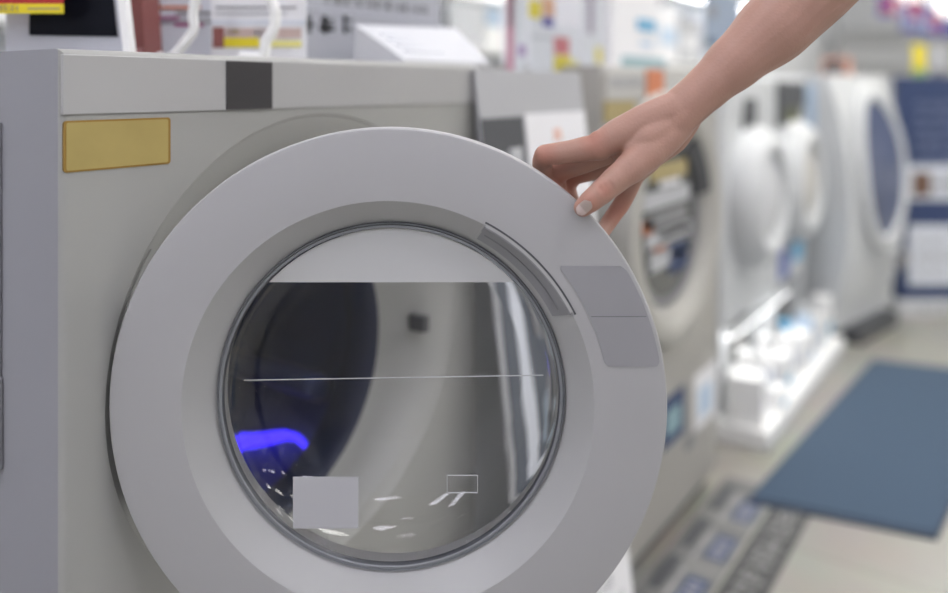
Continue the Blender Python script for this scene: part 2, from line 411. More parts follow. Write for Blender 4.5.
bm = bmesh.new(); x0, z1 = gp(447, 474); x1, z0 = gp(478, 492); t = 0.0007
for q in ((x0, x1, z1-t, z1), (x0, x1, z0, z0+t), (x0, x0+t, z0, z1), (x1-t, x1, z0, z1)): box(bm, q[0], q[1], GY-0.0036, GY-0.0028, q[2], q[3])
link('outline_mark', bm, M_lgrey, door)
# handle on the bezel's upper right, pocket shade and lit edges painted as arcs
bm = bmesh.new()
arc(bm, 0.1612, 0.1762, 27, 62, (0.0205, 0.0006), 0.026, 28, 0)
arc(bm, 0.1798, 0.1814, 26.5, 62.3, -0.0006, 0.010, 28, 1)
arc(bm, 0.1772, 0.1798, 27.5, 61.6, -0.0005, 0.012, 28, 2)
arc(bm, 0.1758, 0.1772, 27, 62, (-0.0002, -0.0004), 0.012, 28, 3)
arc(bm, 0.1683, 0.1692, 29, 60.5, (0.0100, 0.0090), 0.020, 28, 3)
for a0 in (26.2, 61.7): arc(bm, 0.1612, 0.1775, a0, a0+0.7, (0.0197, -0.0006), 0.02, 2, 2)
link('handle', bm, [mat('handle_grey', (0.29, 0.29, 0.30), 0.4), M_dgrey, M_panel, M_mgrey], door, smooth=30)
# grey label on the rim
def rimlabel(h0, h1, n=26, mi=0, y=-0.0008):
    rows = []
    for i in range(n+1):
        h = h0+(h1-h0)*i/n; cr = min(1, min(i, n-i)/2.0); ins = (1-math.sqrt(1-(1-cr)**2))*0.003 if cr < 1 else 0
        xa = math.sqrt(0.1905**2-h*h)+ins; xb = math.sqrt(0.2376**2-h*h)-ins
        rows.append([bm.verts.new((xa, y, h)), bm.verts.new((xb, y, h)), bm.verts.new((xb, 0.0004, h)), bm.verts.new((xa, 0.0004, h))])
    for a, b in zip(rows, rows[1:]):
        for k in range(4): f = bm.faces.new((a[k], a[(k+1) % 4], b[(k+1) % 4], b[k])); f.material_index = mi
    bm.faces.new(rows[0]); bm.faces.new(rows[-1])
bm = bmesh.new(); k_ = 0.69/800
rimlabel((408.5-367)*k_, (408.5-266.5)*k_)
box(bm, (591-388)*k_, (646-388)*k_, -0.0010, 0.0002, (408.5-317.4)*k_, (408.5-316.6)*k_, mi=1)
rl = link('rim_label', bm, [M_sticker, M_stick2], door); rl['label'] = 'grey label with a thin line across'
# hinge barrels, plus a dark arc painted for the shaded gap at the rim
bm = bmesh.new()
arc(bm, 0.20, 0.2462, 160, 201, 0.0195, 0.030, 24, 0)
for zz in (-0.045, 0.06): tube(bm, [(-0.222, 0.033, zz-0.03), (-0.222, 0.033, zz+0.03)], 0.008, 16)
link('hinge', bm, M_gasket, door)
bm = bmesh.new()
arc(bm, 0.226, 0.2445, 147, 169, 0.0012, 0.05, 16, 0)
link('hinge_cover', bm, M_body, wm, loc=(-0.009, 0, CZ-0.004), smooth=30)

# ------------------------------------------------------------------ grey rail on the side of the front machine
M_rail = mat('rail_grey', (0.25, 0.25, 0.265), 0.5)
rail = thing('grey_rail', 'slim grey plastic rail fixed to the left side of the nearest washing machine', 'rail', (X0, 0.7765, 0.0))
bm = bmesh.new(); box(bm, -0.004, 0.0, -0.026, 0.020, CAMZ-(373-87)/800*0.72, CAMZ-(122-87)/800*0.72, 0.0015); link('upper_strip', bm, M_rail, rail)
bm = bmesh.new(); box(bm, -0.0055, 0.0, -0.0285, 0.0225, CAMZ-(462-87)/800*0.72, CAMZ-(372-87)/800*0.72, 0.0015); link('lower_clip', bm, M_rail, rail)
bm = bmesh.new(); zz = CAMZ-(462-87)/800*0.72
tube(bm, [(-0.003, -0.024, zz+0.004), (-0.003, -0.0255, zz-0.008), (-0.003, -0.022, zz-0.013)], 0.001, 8); link('hook', bm, M_chrome, rail)

# ------------------------------------------------------------------ hand and forearm
def add_flush(m):
    nt = m.node_tree; b = nt.nodes['Principled BSDF']; l = b.inputs['Base Color'].links[0]; src = l.from_socket
    at_ = nt.nodes.new('ShaderNodeAttribute'); at_.attribute_name = 'flush'
    mx = nt.nodes.new('ShaderNodeMix'); mx.data_type = 'RGBA'; mx.inputs[7].default_value = (0.44, 0.175, 0.125, 1)
    mu = nt.nodes.new('ShaderNodeMath'); mu.operation = 'MULTIPLY'; mu.inputs[1].default_value = 0.75
    nt.links.new(at_.outputs['Fac'], mu.inputs[0]); nt.links.new(mu.outputs[0], mx.inputs[0]); nt.links.new(src, mx.inputs[6]); nt.links.new(mx.outputs[2], b.inputs['Base Color'])
add_flush(M_skin)
def build_hand():
    bm = bmesh.new()
    def chain(pts, flat=1.0):
        """pts: (px, py, depth, radius in metres); blobs along a smooth path"""
        P = [at(a, b, d*HS) for a, b, d, r in pts]; Rr = [(r+0.0009)*HS for *_, r in pts]
        path = smoothpath(P, 8); rr = []
        for i in range(len(P)-1):
            for k in range(8): t = k/8; t2 = t*t*(3-2*t); rr.append(Rr[i]*(1-t2)+Rr[i+1]*t2)
        rr.append(Rr[-1])
        # rounded ends
        d0 = (path[0]-path[1]).normalized(); d1 = (path[-1]-path[-2]).normalized()
        pre = [(path[0]+d0*rr[0]*s_, rr[0]*c_) for s_, c_ in ((0.97, 0.22), (0.8, 0.6), (0.45, 0.9))]
        post = [(path[-1]+d1*rr[-1]*s_, rr[-1]*c_) for s_, c_ in ((0.45, 0.9), (0.8, 0.6), (0.97, 0.22))]
        tube(bm, [p for p, _ in pre]+path+[p for p, _ in post], [r for _, r in pre]+rr+[r for _, r in post], 20)
    mm = 0.001
    # forearm, two bones side by side make the wrist wider than thick
    chain([(664, 118, .716, 16*mm), (678, 112, .716, 17.5*mm), (692, 101, .716, 18.5*mm), (711, 84, .716, 20*mm), (738, 59.5, .718, 24.6*mm), (777, 25, .722, 32*mm), (822, -22, .726, 36*mm), (880, -82, .73, 40*mm), (930, -133, .735, 41*mm), (985, -215, .75, 43*mm), (1040, -330, .79, 48*mm)])
    chain([(670, 122, .734, 15*mm), (690, 104, .736, 16*mm), (711, 85.5, .738, 17.5*mm), (738, 61, .740, 22*mm), (777, 26, .742, 29*mm), (830, -30, .742, 34*mm)])
    # metacarpals
    chain([(674, 110, .710, 15.5*mm), (650, 119.5, .707, 15*mm), (622, 133, .706, 14*mm), (597, 147, .707, 11.6*mm)])
    chain([(676, 114, .722, 16*mm), (650, 124, .722, 16.5*mm), (628, 137, .722, 14*mm), (606, 150, .724, 11.2*mm)])
    chain([(678, 118, .734, 15.5*mm), (655, 130, .736, 15.5*mm), (636, 146, .738, 13*mm), (620, 159, .740, 10.6*mm)])
    chain([(678, 124, .742, 14.5*mm), (660, 142, .748, 14.5*mm), (646, 160, .751, 12.5*mm), (636, 172, .752, 10*mm)])
    # thenar and heel
    chain([(677, 122, .714, 15.5*mm), (665, 136, .706, 15.5*mm), (650, 150, .699, 15*mm), (634, 165, .692, 13.2*mm), (618, 178, .687, 11.2*mm), (604, 190, .6825, 10*mm), (592, 200, .6805, 8.9*mm), (583, 207.5, .6805, 7.4*mm)])
    chain([(684, 118, .724, 15*mm), (671, 136, .724, 15.5*mm), (655, 152, .722, 12*mm), (640, 158, .722, 9*mm)])
    chain([(676, 118, .713, 15.5*mm), (662, 128, .706, 15*mm), (648, 138, .700, 14*mm), (634, 148, .700, 10.5*mm)])
    chain([(722, 73, .716, 20*mm), (692, 100, .7135, 18.6*mm), (664, 121, .7105, 16.5*mm), (642, 138, .707, 13*mm)])
    chain([(700, 95, .7145, 18*mm), (678, 116, .711, 17.4*mm), (656, 138, .705, 14.5*mm), (640, 152, .699, 11.5*mm)])
    chain([(660, 128, .712, 15*mm), (638, 142, .712, 12*mm), (622, 152, .712, 9*mm)])
    # index
    chain([(600, 147, .707, 11.4*mm), (588, 148.5, .709, 10.6*mm), (568, 152, .715, 9.5*mm), (545, 155, .721, 8.9*mm)])
    chain([(545, 155, .721, 8.9*mm), (542, 164, .731, 8.2*mm), (546, 178, .741, 7.8*mm), (556, 192, .738, 7.4*mm), (564, 199, .7285, 6.6*mm)])
    # middle
    chain([(608, 151, .724, 11*mm), (585, 161, .733, 10.2*mm), (561, 170, .741, 9.4*mm)])
    chain([(561, 170, .741, 9.4*mm), (556, 180, .750, 8.5*mm), (560, 198, .754, 7.8*mm), (568, 212, .745, 7.3*mm), (575, 219, .731, 6.4*mm)])
    # ring
    chain([(622, 160, .740, 10.4*mm), (598, 168, .752, 9.6*mm), (573, 175, .760, 8.8*mm)])
    chain([(573, 175, .760, 8.8*mm), (567, 188, .766, 8*mm), (574, 208, .762, 7.4*mm), (584, 224, .748, 6.8*mm), (590, 230, .732, 6*mm)])
    # little finger
    chain([(637, 168, .752, 9.6*mm), (630, 186, .757, 8.2*mm), (622, 203, .760, 7.5*mm), (613, 216, .757, 7*mm), (605, 228, .748, 6.5*mm), (599, 236, .735, 5.8*mm)])
    me = bpy.data.meshes.new('person'); bmesh.ops.recalc_face_normals(bm, faces=bm.faces); bm.to_mesh(me); bm.free()
    tmp = bpy.data.objects.new('tmp', me); COL.objects.link(tmp)
    r = tmp.modifiers.new('r', 'REMESH'); r.mode = 'VOXEL'; r.voxel_size = 0.0009
    sm = tmp.modifiers.new('s', 'SMOOTH'); sm.factor = 0.5; sm.iterations = 26
    dg = bpy.context.evaluated_depsgraph_get(); dg.update()
    me2 = bpy.data.meshes.new_from_object(tmp.evaluated_get(dg)); bpy.data.objects.remove(tmp)
    # creases over the thumb joint and soft hollow between thumb and index, knuckle bump
    def dent(c, rad, depth, direction):
        for v in me2.vertices:
            d = (v.co-c).length
            if d < rad: v.co += direction*depth*(0.5+0.5*math.cos(PI*d/rad))
    toward = Vector((-VX, -VY, 0))
    dent(at(594, 135, .702*HS), 0.008, 0.0020, Vector((0, 0, 1)))
    def crease(a, b, wid, depth):                                   # a shallow fold from a to b
        ab = b-a; L2 = ab.length_squared
        for v in me2.vertices:
            t = (v.co-a).dot(ab)/L2
            if -0.15 < t < 1.15:
                d = (v.co-(a+ab*min(1, max(0, t)))).length
                if d < wid: v.co -= Vector((-VX, -VY, 0.4))*depth*(0.5+0.5*math.cos(PI*d/wid))*(1-abs(t-0.5)*1.2)
    for k in range(3):
        x, y = 600+k*4.2, 187-k*2.6
        crease(at(x-3, y-6, .671*HS), at(x+6, y+9, .673*HS), 0.0042, 0.0011)
    ca = me2.color_attributes.new('flush', 'FLOAT_COLOR', 'POINT')
    spots = [(at(594, 140, .700*HS), .016), (at(545, 155, .715*HS), .016), (at(560, 178, .74*HS), .02), (at(572, 182, .75*HS), .02), (at(588, 203, .675*HS), .013), (at(620, 214, .755*HS), .026), (at(604, 190, .675*HS), .010), (at(556, 190, .735*HS), .02)]
    for i_, v in enumerate(me2.vertices):
        f = 0.0
        for c, r_ in spots: f = max(f, 1-min(1, (v.co-c).length/r_))
        ca.data[i_].color = (f, f, f, 1)
    me2.name = 'person'; me2.materials.clear(); me2.materials.append(M_skin)
    for p in me2.polygons: p.use_smooth = True
    o = bpy.data.objects.new('person', me2); COL.objects.link(o)
    return o
hand = build_hand()
tag(hand, 'bare forearm and hand gripping the rim of the open washing machine door', 'person')
def nail(c, along, out, L, Wd, mats, name='nail'):
    along = along.normalized(); out = (out-along*out.dot(along)).normalized(); side = along.cross(out)
    bm = bmesh.new(); nu, nv = 10, 8; g = []
    for i in range(nu+1):
        u = -1+2*i/nu; row = []
        wf = math.sqrt(max(0.02, 1-abs(u)**3.2))
        for j in range(nv+1):
            v = -1+2*j/nv
            row.append(bm.verts.new(c+along*(u*L/2)+side*(v*wf*Wd/2)+out*(0.0016*(1-v*v)-0.0008*u*u*(1 if u > 0 else 1.6)-0.0006)))
        g.append(row)
    for i in range(nu):
        for j in range(nv):
            f = bm.faces.new((g[i][j], g[i+1][j], g[i+1][j+1], g[i][j+1])); f.material_index = 1 if (len(mats) > 1 and i < 6) else 0
    r = bmesh.ops.solidify(bm, geom=list(bm.faces), thickness=0.0006)
    return link(name, bm, mats, hand, smooth=60)
tw = Vector((-VX, -VY, 0)); up = Vector((0, 0, 1)); rt = Vector((RX, RY, 0))
n1 = nail(at(584, 207.5, .6705*HS), at(579, 212, .6732*HS)-at(603, 190.5, .6735*HS), tw+up*0.25-rt*0.25, 0.0150, 0.0098, [M_nail, M_glitter])
n1['label'] = 'pale glitter thumb nail'

# ------------------------------------------------------------------ things on top of the front machine
T = ZT
def top_at(px, d):
    v = at(px, 60, d); v.z = T; return v
# tablet in a white stand
tb = thing('tablet', 'white framed tablet with a dark screen standing on the nearest washing machine', 'tablet', top_at(68, 0.86), FACE)
w = 0.86/800
bm = bmesh.new(); prism(bm, [(-62*w, 0), (64*w, 0), (46*w, 150*w), (-62*w, 150*w)], 0, 0.012); link('frame', bm, mat('frame_grey_white', (0.52, 0.53, 0.58), 0.45), tb)
bm = bmesh.new(); prism(bm, [(-38*w, 22.5*w), (50*w, 21*w), (37*w, 140*w), (-38*w, 140*w)], -0.0015, 0.002); link('screen', bm, M_screen, tb)
bm = bmesh.new(); prism(bm, [(58*w, 0), (65*w, 0), (48*w, 150*w), (41*w, 150*w)], -0.006, 0.010); link('edge_trim', bm, M_whitew, tb)
bm = bmesh.new(); box(bm, -0.05, 0.02, 0.012, 0.09, 0, 0.006, 0.002); link('foot', bm, M_lgrey, tb)
# red price tag with yellow strip clipped to the top of the tablet
pt = thing('price_tag', 'red price tag with a yellow strip hanging in front of the tablet', 'price tag', at(26, 13.5, 0.83), FACE)
w = 0.83/800
bm = bmesh.new(); box(bm, -60*w, 37*w, 0, 0.002, 0.010, 0.075, 0.0005); link('red_card', bm, M_red, pt)
bm = bmesh.new(); box(bm, -60*w, 37*w, -0.0005, 0.002, 0.0, 0.0102); glyphs(bm, -38*w, -6*w, 0.0022, 0.009, 6, 1, -0.0012, 0, 5); box(bm, 2*w, 34*w, -0.001, 0, 0.004, 0.006, mi=1); link('yellow_strip', bm, [M_yellow, M_tan], pt)
bm = bmesh.new(); tube(bm, [(-0.01, 0.001, 0.07), (-0.01, 0.02, 0.12), (-0.01, 0.045, 0.13)], 0.0015, 8); link('clip_wire', bm, M_chrome, pt)
# reddish-brown box
bb = thing('brown_box', 'reddish-brown upright box between the tablet and the price cards', 'box', top_at(131, 0.93), FACE)
w = 0.93/800
bm = bmesh.new(); prism(bm, [(-12*w, 0), (15*w, 0), (7*w, 130*w), (-20*w, 130*w)], 0, 0.05); link('carton', bm, M_brick, bb)
bm = bmesh.new(); prism(bm, [(-8*w, 2*w), (12*w, 2*w), (12*w, 12*w), (-6*w, 12*w)], -0.001, 0.001); link('pale_label', bm, mat('dull_pink', (0.45, 0.22, 0.22), 0.6), bb)
# price card sheet with marks, in an acrylic holder
sheet('price_card', 'pale price card with magenta bars standing behind a white cable loop', 'price card', (151, -70), (222, 50), 1.0,
      [(0.10, .9, .70, .71, M_mgrey), (.12, .7, .575, .60, M_orange), (0, 1, .665, .68, M_lgrey), (.0, .4, .655, .685, M_magenta), (.33, .75, .705, .73, M_magenta), (.35, .95, .62, .64, M_mgrey), (.4, .95, .69, .71, M_lgrey)], M_paperb, zbase=T)
sheet('price_card', 'price card with a red and yellow product picture beside the grey notice', 'price card', (211, -60), (306, 50), 0.97,
      [(.0, 1, .66, .70, M_paperb), (.02, .14, .72, .89, M_brick), (.15, .95, .73, .81, mat('dusty_rose', (0.55, 0.42, 0.38), 0.6)), (.14, .5, .805, .885, M_yellow), (.5, .95, .83, .885, mat('pale_yellow', (0.75, 0.70, 0.25), 0.6)), (.2, .3, .74, .77, M_tan), (.45, .6, .735, .80, M_paper), (.05, .9, .55, .565, M_mgrey), (.05, .8, .60, .615, M_lgrey)], M_paper, zbase=T)
# cables
def cable(label, pts, r):
    bm = bmesh.new(); tube(bm, smoothpath(pts, 10), r, 12); return tag(link('cable', bm, M_cable, smooth=60), label, 'cable')
D = 0.92
cable('white cable curving down in front of the magenta barred price card', [at(201, -60, D), at(198, -15, D), at(193, 14, D), at(194, 28, D), at(187, 40, D), top_at(172, D)+Vector((0, 0, 0.003)), top_at(158, D)+Vector((0, 0, 0.003))], 0.006)
cable('white cable loop in front of the yellow product picture', [at(262, -60, D), at(268, -10, D), at(275, 12, D), at(273, 30, D), at(266, 42, D), top_at(262, D)+Vector((0, 0, 0.003)), top_at(240, D)+Vector((0, 0, 0.003))], 0.0064)
# grey notice with dark lettering
YN = 0.80
xn0, xn1 = on_row(297, YN)[0], on_row(440, YN)[0]; xc = (xn0+xn1)/2
o = thing('notice_sign', 'grey notice with a row of dark lettering at the middle back of the nearest machine', 'sign', (xc, YN, T))
bm = bmesh.new(); box(bm, xn0-xc, xn1-xc, 0, 0.004, 0, 0.24); link('card', bm, M_sign, o)
bm = bmesh.new()
def nx(px): return on_row(px, YN)[0]-xc
def nz(px, py): return CAMZ-(py-87)/800*on_row(px, YN)[1]-T
for a, b, n in ((304, 316, 1), (319, 336, 1), (342, 353, 1)):
    glyphs(bm, nx(a), nx(b), nz(a, 33), nz(a, 15), n, 0, -0.0015, 0.0005, 10+a)
    glyphs(bm, nx(a), nx(b), nz(a, 33), nz(a, 15), n, 0, -0.0015, 0.0005, 60+a)
box(bm, nx(319), nx(334), -0.0015, 0.0005, nz(326, 31), nz(326, 27), mi=0)
glyphs(bm, nx(322), nx(428), nz(370, 8), nz(370, -2), 11, 1, -0.0015, 0.0005, 4)
box(bm, nx(303), nx(436), -0.0013, 0.0005, nz(370, 15), nz(370, 14), mi=2)
link('lettering', bm, [M_dgrey, M_mgrey, M_paperb], o)
# white sloping price plate lying in front of it
wd = thing('price_wedge', 'white sloping plate lying on top in front of the grey notice', 'price plate', (0.78, 0.668, T))
bm = bmesh.new()
v = [bm.verts.new(p) for p in ((0.008, 0, 0), (0.204, 0, 0), (0.215, 0.074, 0), (-0.006, 0.074, 0), (-0.006, 0.072, 0.051), (0.218, 0.072, 0.060), (0.008, 0, 0.004), (0.204, 0, 0.004))]
for q in ((0, 3, 2, 1), (6, 7, 5, 4), (0, 6, 4, 3), (1, 2, 5, 7), (0, 1, 7, 6), (3, 4, 5, 2)): bm.faces.new([v[i] for i in q])
link('plate', bm, mat('plate_white', (0.60, 0.61, 0.64), 0.6), wd)
bm = bmesh.new()
for i in range(4):
    t = 0.22+0.17*i; z_ = 0.004+t*0.047; box(bm, 0.03-0.012*t, 0.11, 0.072*t-0.002, 0.072*t+0.001, z_-0.001, z_+0.0022)
link('print_lines', bm, M_paperb, wd)

# ------------------------------------------------------------------ leaning information board beside the front machine
XB0, XB1 = X1-0.020, 1.222
ib = thing('display_board', 'tall grey board leaning beside the nearest machine, dark picture and white card on it', 'board', ((XB0+XB1)/2, 0.5255, 0))
hw = (XB1-XB0)/2; lean = math.atan2(0.117, 1.015)
LX = Matrix.Rotation(-lean, 4, 'X'); HB = math.hypot(0.117, 1.015)
bm = bmesh.new(); box(bm, -hw, hw, 0, 0.006, 0, HB, 0.001, xf=LX); link('panel', bm, mat('board_grey', (0.44, 0.445, 0.46), 0.5), ib)
bxm = on_row(529, 0.622)[0]-(XB0+XB1)/2; bxc = on_row(584, 0.622)[0]-(XB0+XB1)/2
bm = bmesh.new(); box(bm, -hw+0.001, bxm, -0.0015, 0.001, HB-0.235, HB-0.070, mi=0, xf=LX)
for i in range(5): box(bm, -hw+0.01+0.016*i, -hw+0.02+0.018*i, -0.002, 0.0, HB-0.20+0.008*(i % 3), HB-0.12-0.01*(i % 2), mi=1, xf=LX)
box(bm, bxm-0.045, bxm-0.012, -0.0025, 0, HB-0.15, HB-0.115, mi=2, xf=LX)
link('dark_picture', bm, [M_dgrey, M_mgrey, M_lgrey], ib)
bm = bmesh.new(); box(bm, bxm+0.006, hw-0.002, -0.002, 0.001, HB-0.26, HB-0.066, mi=0, xf=LX)
cxm = (bxm+hw)/2
box(bm, cxm-0.014, cxm+0.010, -0.003, 0, HB-0.112, HB-0.092, 0.004, mi=1, xf=LX); glyphs(bm, bxm+0.03, hw-0.03, HB-0.135, HB-0.126, 8, 1, -0.003, 0, 3, xf=LX)
link('white_card', bm, [M_paper, mat('faded_orange', (0.75, 0.48, 0.40), 0.6)], ib)
bm = bmesh.new(); box(bm, -hw+0.012, hw-0.008, -0.002, 0.001, 0.32, 0.765, mi=0, xf=LX)  # slate sheet and patches paint the machines refracted in the door glass
r_ = random.Random(12)
prism(bm, [(-hw+0.05, 0.32), (-hw+0.09, 0.32), (-hw+0.07, 0.765), (-hw+0.04, 0.765)], -0.003, 0, 1, xf=LX)
for i in range(16):
    x = -hw+0.10+r_.random()*0.14; z_ = 0.34+r_.random()*0.36
    prism(bm, [(x, z_), (x+0.02+0.02*r_.random(), z_-0.01), (x+0.03, z_+0.05+0.04*r_.random()), (x+0.005, z_+0.06)], -0.003-0.0002*i, 0, 2+i % 3, xf=LX)
link('refraction_patches', bm, [mat('refraction_slate', (.10, .115, .14), .5), M_paperb, M_mgrey, mat('refraction_pale', (.30, .36, .42), .5), M_dgrey], ib)
bm = bmesh.new(); box(bm, -hw+0.01, hw-0.006, -0.002, 0.001, 0.03, 0.30, mi=0, xf=LX)
for i in range(6): glyphs(bm, -hw+0.03, hw-0.03-0.04*(i % 3), 0.05+0.04*i, 0.07+0.04*i, 12, 1, -0.003, 0, 20+i, xf=LX)
link('text_sheet', bm, [M_paper, M_lgrey], ib)
# slim cabinet standing behind the board
sc = thing('slim_cabinet', 'slim white cabinet behind the leaning grey board, card holders on its top', 'cabinet', (1.12, 0.685, 0))
bm = bmesh.new(); box(bm, -0.175, 0.12, 0, 0.55, 0.0, 1.015, 0.004); link('body', bm, M_white, sc)
bm = bmesh.new(); box(bm, -0.165, 0.11, -0.012, 0, 0.05, 0.98, 0.003); cd = link('door', bm, M_white, sc)
bm = bmesh.new(); box(bm, 0.085, 0.095, -0.022, -0.011, 0.45, 0.60, 0.003); link('handle', bm, M_lgrey, cd)

# ------------------------------------------------------------------ second machine
Xa, Xb = on_row(602, YF)[0], on_row(717, YF)[0]
m2 = thing('washing_machine', 'warm grey washing machine with a round door and orange tag, behind the gripping hand', 'washing machine', ((Xa+Xb)/2, YF, 0))
C2 = (Xa+Xb)/2
def l2(px): return on_row(px, YF)[0]-C2
def z2(px, py): return CAMZ-(py-87)/800*on_row(px, YF)[1]
bm = bmesh.new(); loft_body(bm, Xa-C2, Xb-C2, 0.05, 1.030, 0, 0.62, 0.0, 0.715, [(0.235, 0), (0.232, 0.02), (0.0005, 0.02)], 0.008); 
bmesh.ops.remove_doubles(bm, verts=bm.verts, dist=0.0006); link('cabinet', bm, mat('warm_beige_enamel', (0.41, 0.395, 0.36), 0.42), m2, smooth=35)
bm = bmesh.new(); box(bm, Xa-C2+0.01, Xb-C2-0.01, 0.03, 0.60, 0.0, 0.052); link('plinth', bm, M_dgrey, m2)
bm = bmesh.new(); lathe(bm, [(0.266, 0.0), (0.266, -0.015), (0.252, -0.048), (0.232, -0.056), (0.205, -0.050), (0.180, -0.024), (0.178, -0.016)], n=96, cz=0.715, mis=[0, 0, 0, 0, 0, 0])
d2 = link('door', bm, mat('warm_door', (0.44, 0.43, 0.395), 0.4), m2, smooth=40, loc=(-0.05, 0, 0))
bm = bmesh.new(); lathe(bm, [(0.183, -0.022), (0.172, -0.025), (0.160, -0.022), (0.158, -0.004)], cz=0.715); link('window_ring', bm, M_mgrey, d2, smooth=40)
bm = bmesh.new(); lathe(bm, [(0.161, -0.016), (0.10, -0.019), (0, -0.021)], cz=0.715); link('window_glass', bm, mat('dark_glass', (0.12, 0.125, 0.12), 0.12), d2, smooth=60)
bm = bmesh.new()
r_ = random.Random(3)
cols = [M_lgrey, M_paper, M_tan, M_mgrey, M_orange, M_navy, M_green, M_paperb]
def rr(x0, x1, z0, z1, m): box(bm, x0, x1, -0.0235, -0.0205, 0.715+z0, 0.715+z1, mi=cols.index(m))
rr(-.10, .10, .085, .12, M_tan); rr(-.05, .06, .07, .083, M_paper); rr(-.13, .115, .03, .065, M_lgrey); rr(-.13, .10, -.01, .02, M_mgrey); rr(-.12, .13, -.045, -.018, M_lgrey)
rr(-.135, -.085, -.015, .012, M_orange); rr(-.06, .12, -.035, -.022, M_paper); rr(-.10, .0, -.095, -.055, M_lgrey); rr(.0, .10, -.115, -.055, M_navy); rr(.01, .09, -.085, -.07, M_paperb); rr(-.08, -.02, -.06, -.05, M_orange)
link('window_stickers', bm, cols, d2)
bm = bmesh.new(); arc(bm, 0.158, 0.196, 12, 58, (-0.026, -0.0445), -0.010, 16, 0)
bmesh.ops.translate(bm, vec=(0, 0, 0.715), verts=bm.verts); link('handle', bm, M_dgrey, d2)  # dark upper right stretch of the porthole ring, no grip
bm = bmesh.new(); box(bm, Xa-C2+0.012, Xb-C2-0.012, -0.004, 0.002, 0.966, 1.025, 0.001); 
pn = link('control_panel', bm, mat('pale_panel', (0.55, 0.545, 0.52), 0.35), m2)
bm = bmesh.new(); box(bm, l2(644), l2(661), -0.007, 0.0, 0.966, 1.0265, 0.0005); link('orange_tag', bm, M_orange, m2)
bm = bmesh.new(); box(bm, l2(603), l2(632), -0.006, 0.0, z2(618, 122), z2(618, 101), 0.0005); link('tan_label', bm, M_tan, m2)
bm = bmesh.new(); glyphs(bm, l2(608), l2(642), 0.990, 1.008, 6, 0, -0.006, -0.003, 9); link('panel_marks', bm, M_lgrey, m2)
bm = bmesh.new(); xq = l2(662); box(bm, xq, l2(684), -0.0015, 0.001, z2(675, 440), z2(675, 392), mi=0); box(bm, xq+0.02, l2(680), -0.002, 0.0, z2(675, 430), z2(675, 405), mi=1); link('energy_label', bm, [M_navy, M_teal], m2)
bm = bmesh.new(); box(bm, l2(694), l2(716), -0.0015, 0.001, z2(705, 422), z2(705, 368), mi=0); box(bm, l2(698), l2(711), -0.002, 0.0, z2(705, 412), z2(705, 384), mi=1); link('white_card', bm, [M_paper, M_pale], m2)
bm = bmesh.new(); box(bm, l2(686), l2(693), -0.0015, 0.002, z2(690, 448), z2(690, 434), 0.001); link('drain_cap', bm, M_mgrey, m2)

# ------------------------------------------------------------------ machines further along, on a low platform
pf = thing('display_platform', 'low white display platform under the farther white machines', 'platform', (2.74, 0.60, 0))
bm = bmesh.new(); box(bm, -0.52, 0.505, 0.0, 0.75, 0, 0.055, 0.004); link('deck', bm, M_whitew, pf)
bm = bmesh.new(); box(bm, -0.522, 0.507, -0.004, 0.0, 0.0, 0.030); link('front_trim', bm, M_lgrey, pf)
ZP = 0.055
def small_machine(label, x0, x1, yf, feats):
    c = (x0+x1)/2; h = (x1-x0)/2
    r = thing('washing_machine', label, 'washing machine', (c, yf, ZP))
    bm = bmesh.new(); loft_body(bm, -h, h, 0.24, 0.97, 0, 0.55, 0, 0.60, [(0.19, 0), (0.187, 0.015), (0.0005, 0.015)], 0.02); bmesh.ops.remove_doubles(bm, verts=bm.verts, dist=0.0006)
    link('cabinet', bm, M_white, r, smooth=40)
    bm = bmesh.new(); lathe(bm, [(0.215, 0.0), (0.214, -0.03), (0.195, -0.065), (0.165, -0.080), (0.145, -0.075), (0.13, -0.05)], cz=0.60); d = link('door', bm, M_white, r, smooth=40)
    bm = bmesh.new(); lathe(bm, [(0.133, -0.05), (0.08, -0.075), (0, -0.085)], cz=0.60); link('window', bm, feats['win'], d, smooth=60)
    bm = bmesh.new(); box(bm, -h+0.05, h-0.04, -0.004, 0.01, 0.86, 0.955, 0.002); link('control_panel', bm, feats['panel'], r)
    bm = bmesh.new(); xx = feats['disp']; box(bm, xx[0], xx[1], -0.008, 0.0, xx[2], xx[3], 0.002); link('display', bm, M_dgrey, r)
    for sx in (-h+0.04, h-0.04):
        for yy in (0.03, 0.50):
            bm = bmesh.new(); box(bm, sx-0.035, sx+0.035, yy-0.02, yy+0.03, 0.0, 0.245, 0.004); link('leg', bm, M_white, r)
    return r
sm1 = small_machine('tall white washing machine with a black display patch, first on the platform', 2.25, 2.75, 0.73, dict(win=mat('pale_window', (0.66, 0.67, 0.69), 0.2), panel=M_white, disp=(-0.07, 0.05, 0.80, 0.90)))
sm2 = small_machine('white washing machine with a dark control panel, second on the platform', 2.765, 3.24, 0.73, dict(win=mat('beige_window', (0.60, 0.585, 0.55), 0.25), panel=M_dgrey, disp=(-0.20, 0.12, 0.80, 0.95)))
bm = bmesh.new(); box(bm, -0.10, 0.05, -0.0095, 0, 0.81, 0.86); link('green_mark', bm, mat('olive', (0.12, 0.13, 0.06), 0.6), sm2)
bm = bmesh.new(); box(bm, 0.03, 0.09, -0.008, 0.0, 0.40, 0.46, 0.003); link('drain_cap', bm, M_mgrey, sm1)
bm = bmesh.new(); box(bm, -0.16, -0.04, -0.003, 0.001, 0.27, 0.37, mi=0); box(bm, 0.02, 0.16, -0.003, 0.001, 0.30, 0.40, mi=1); link('blue_stickers', bm, [M_blue, M_sky], sm2)
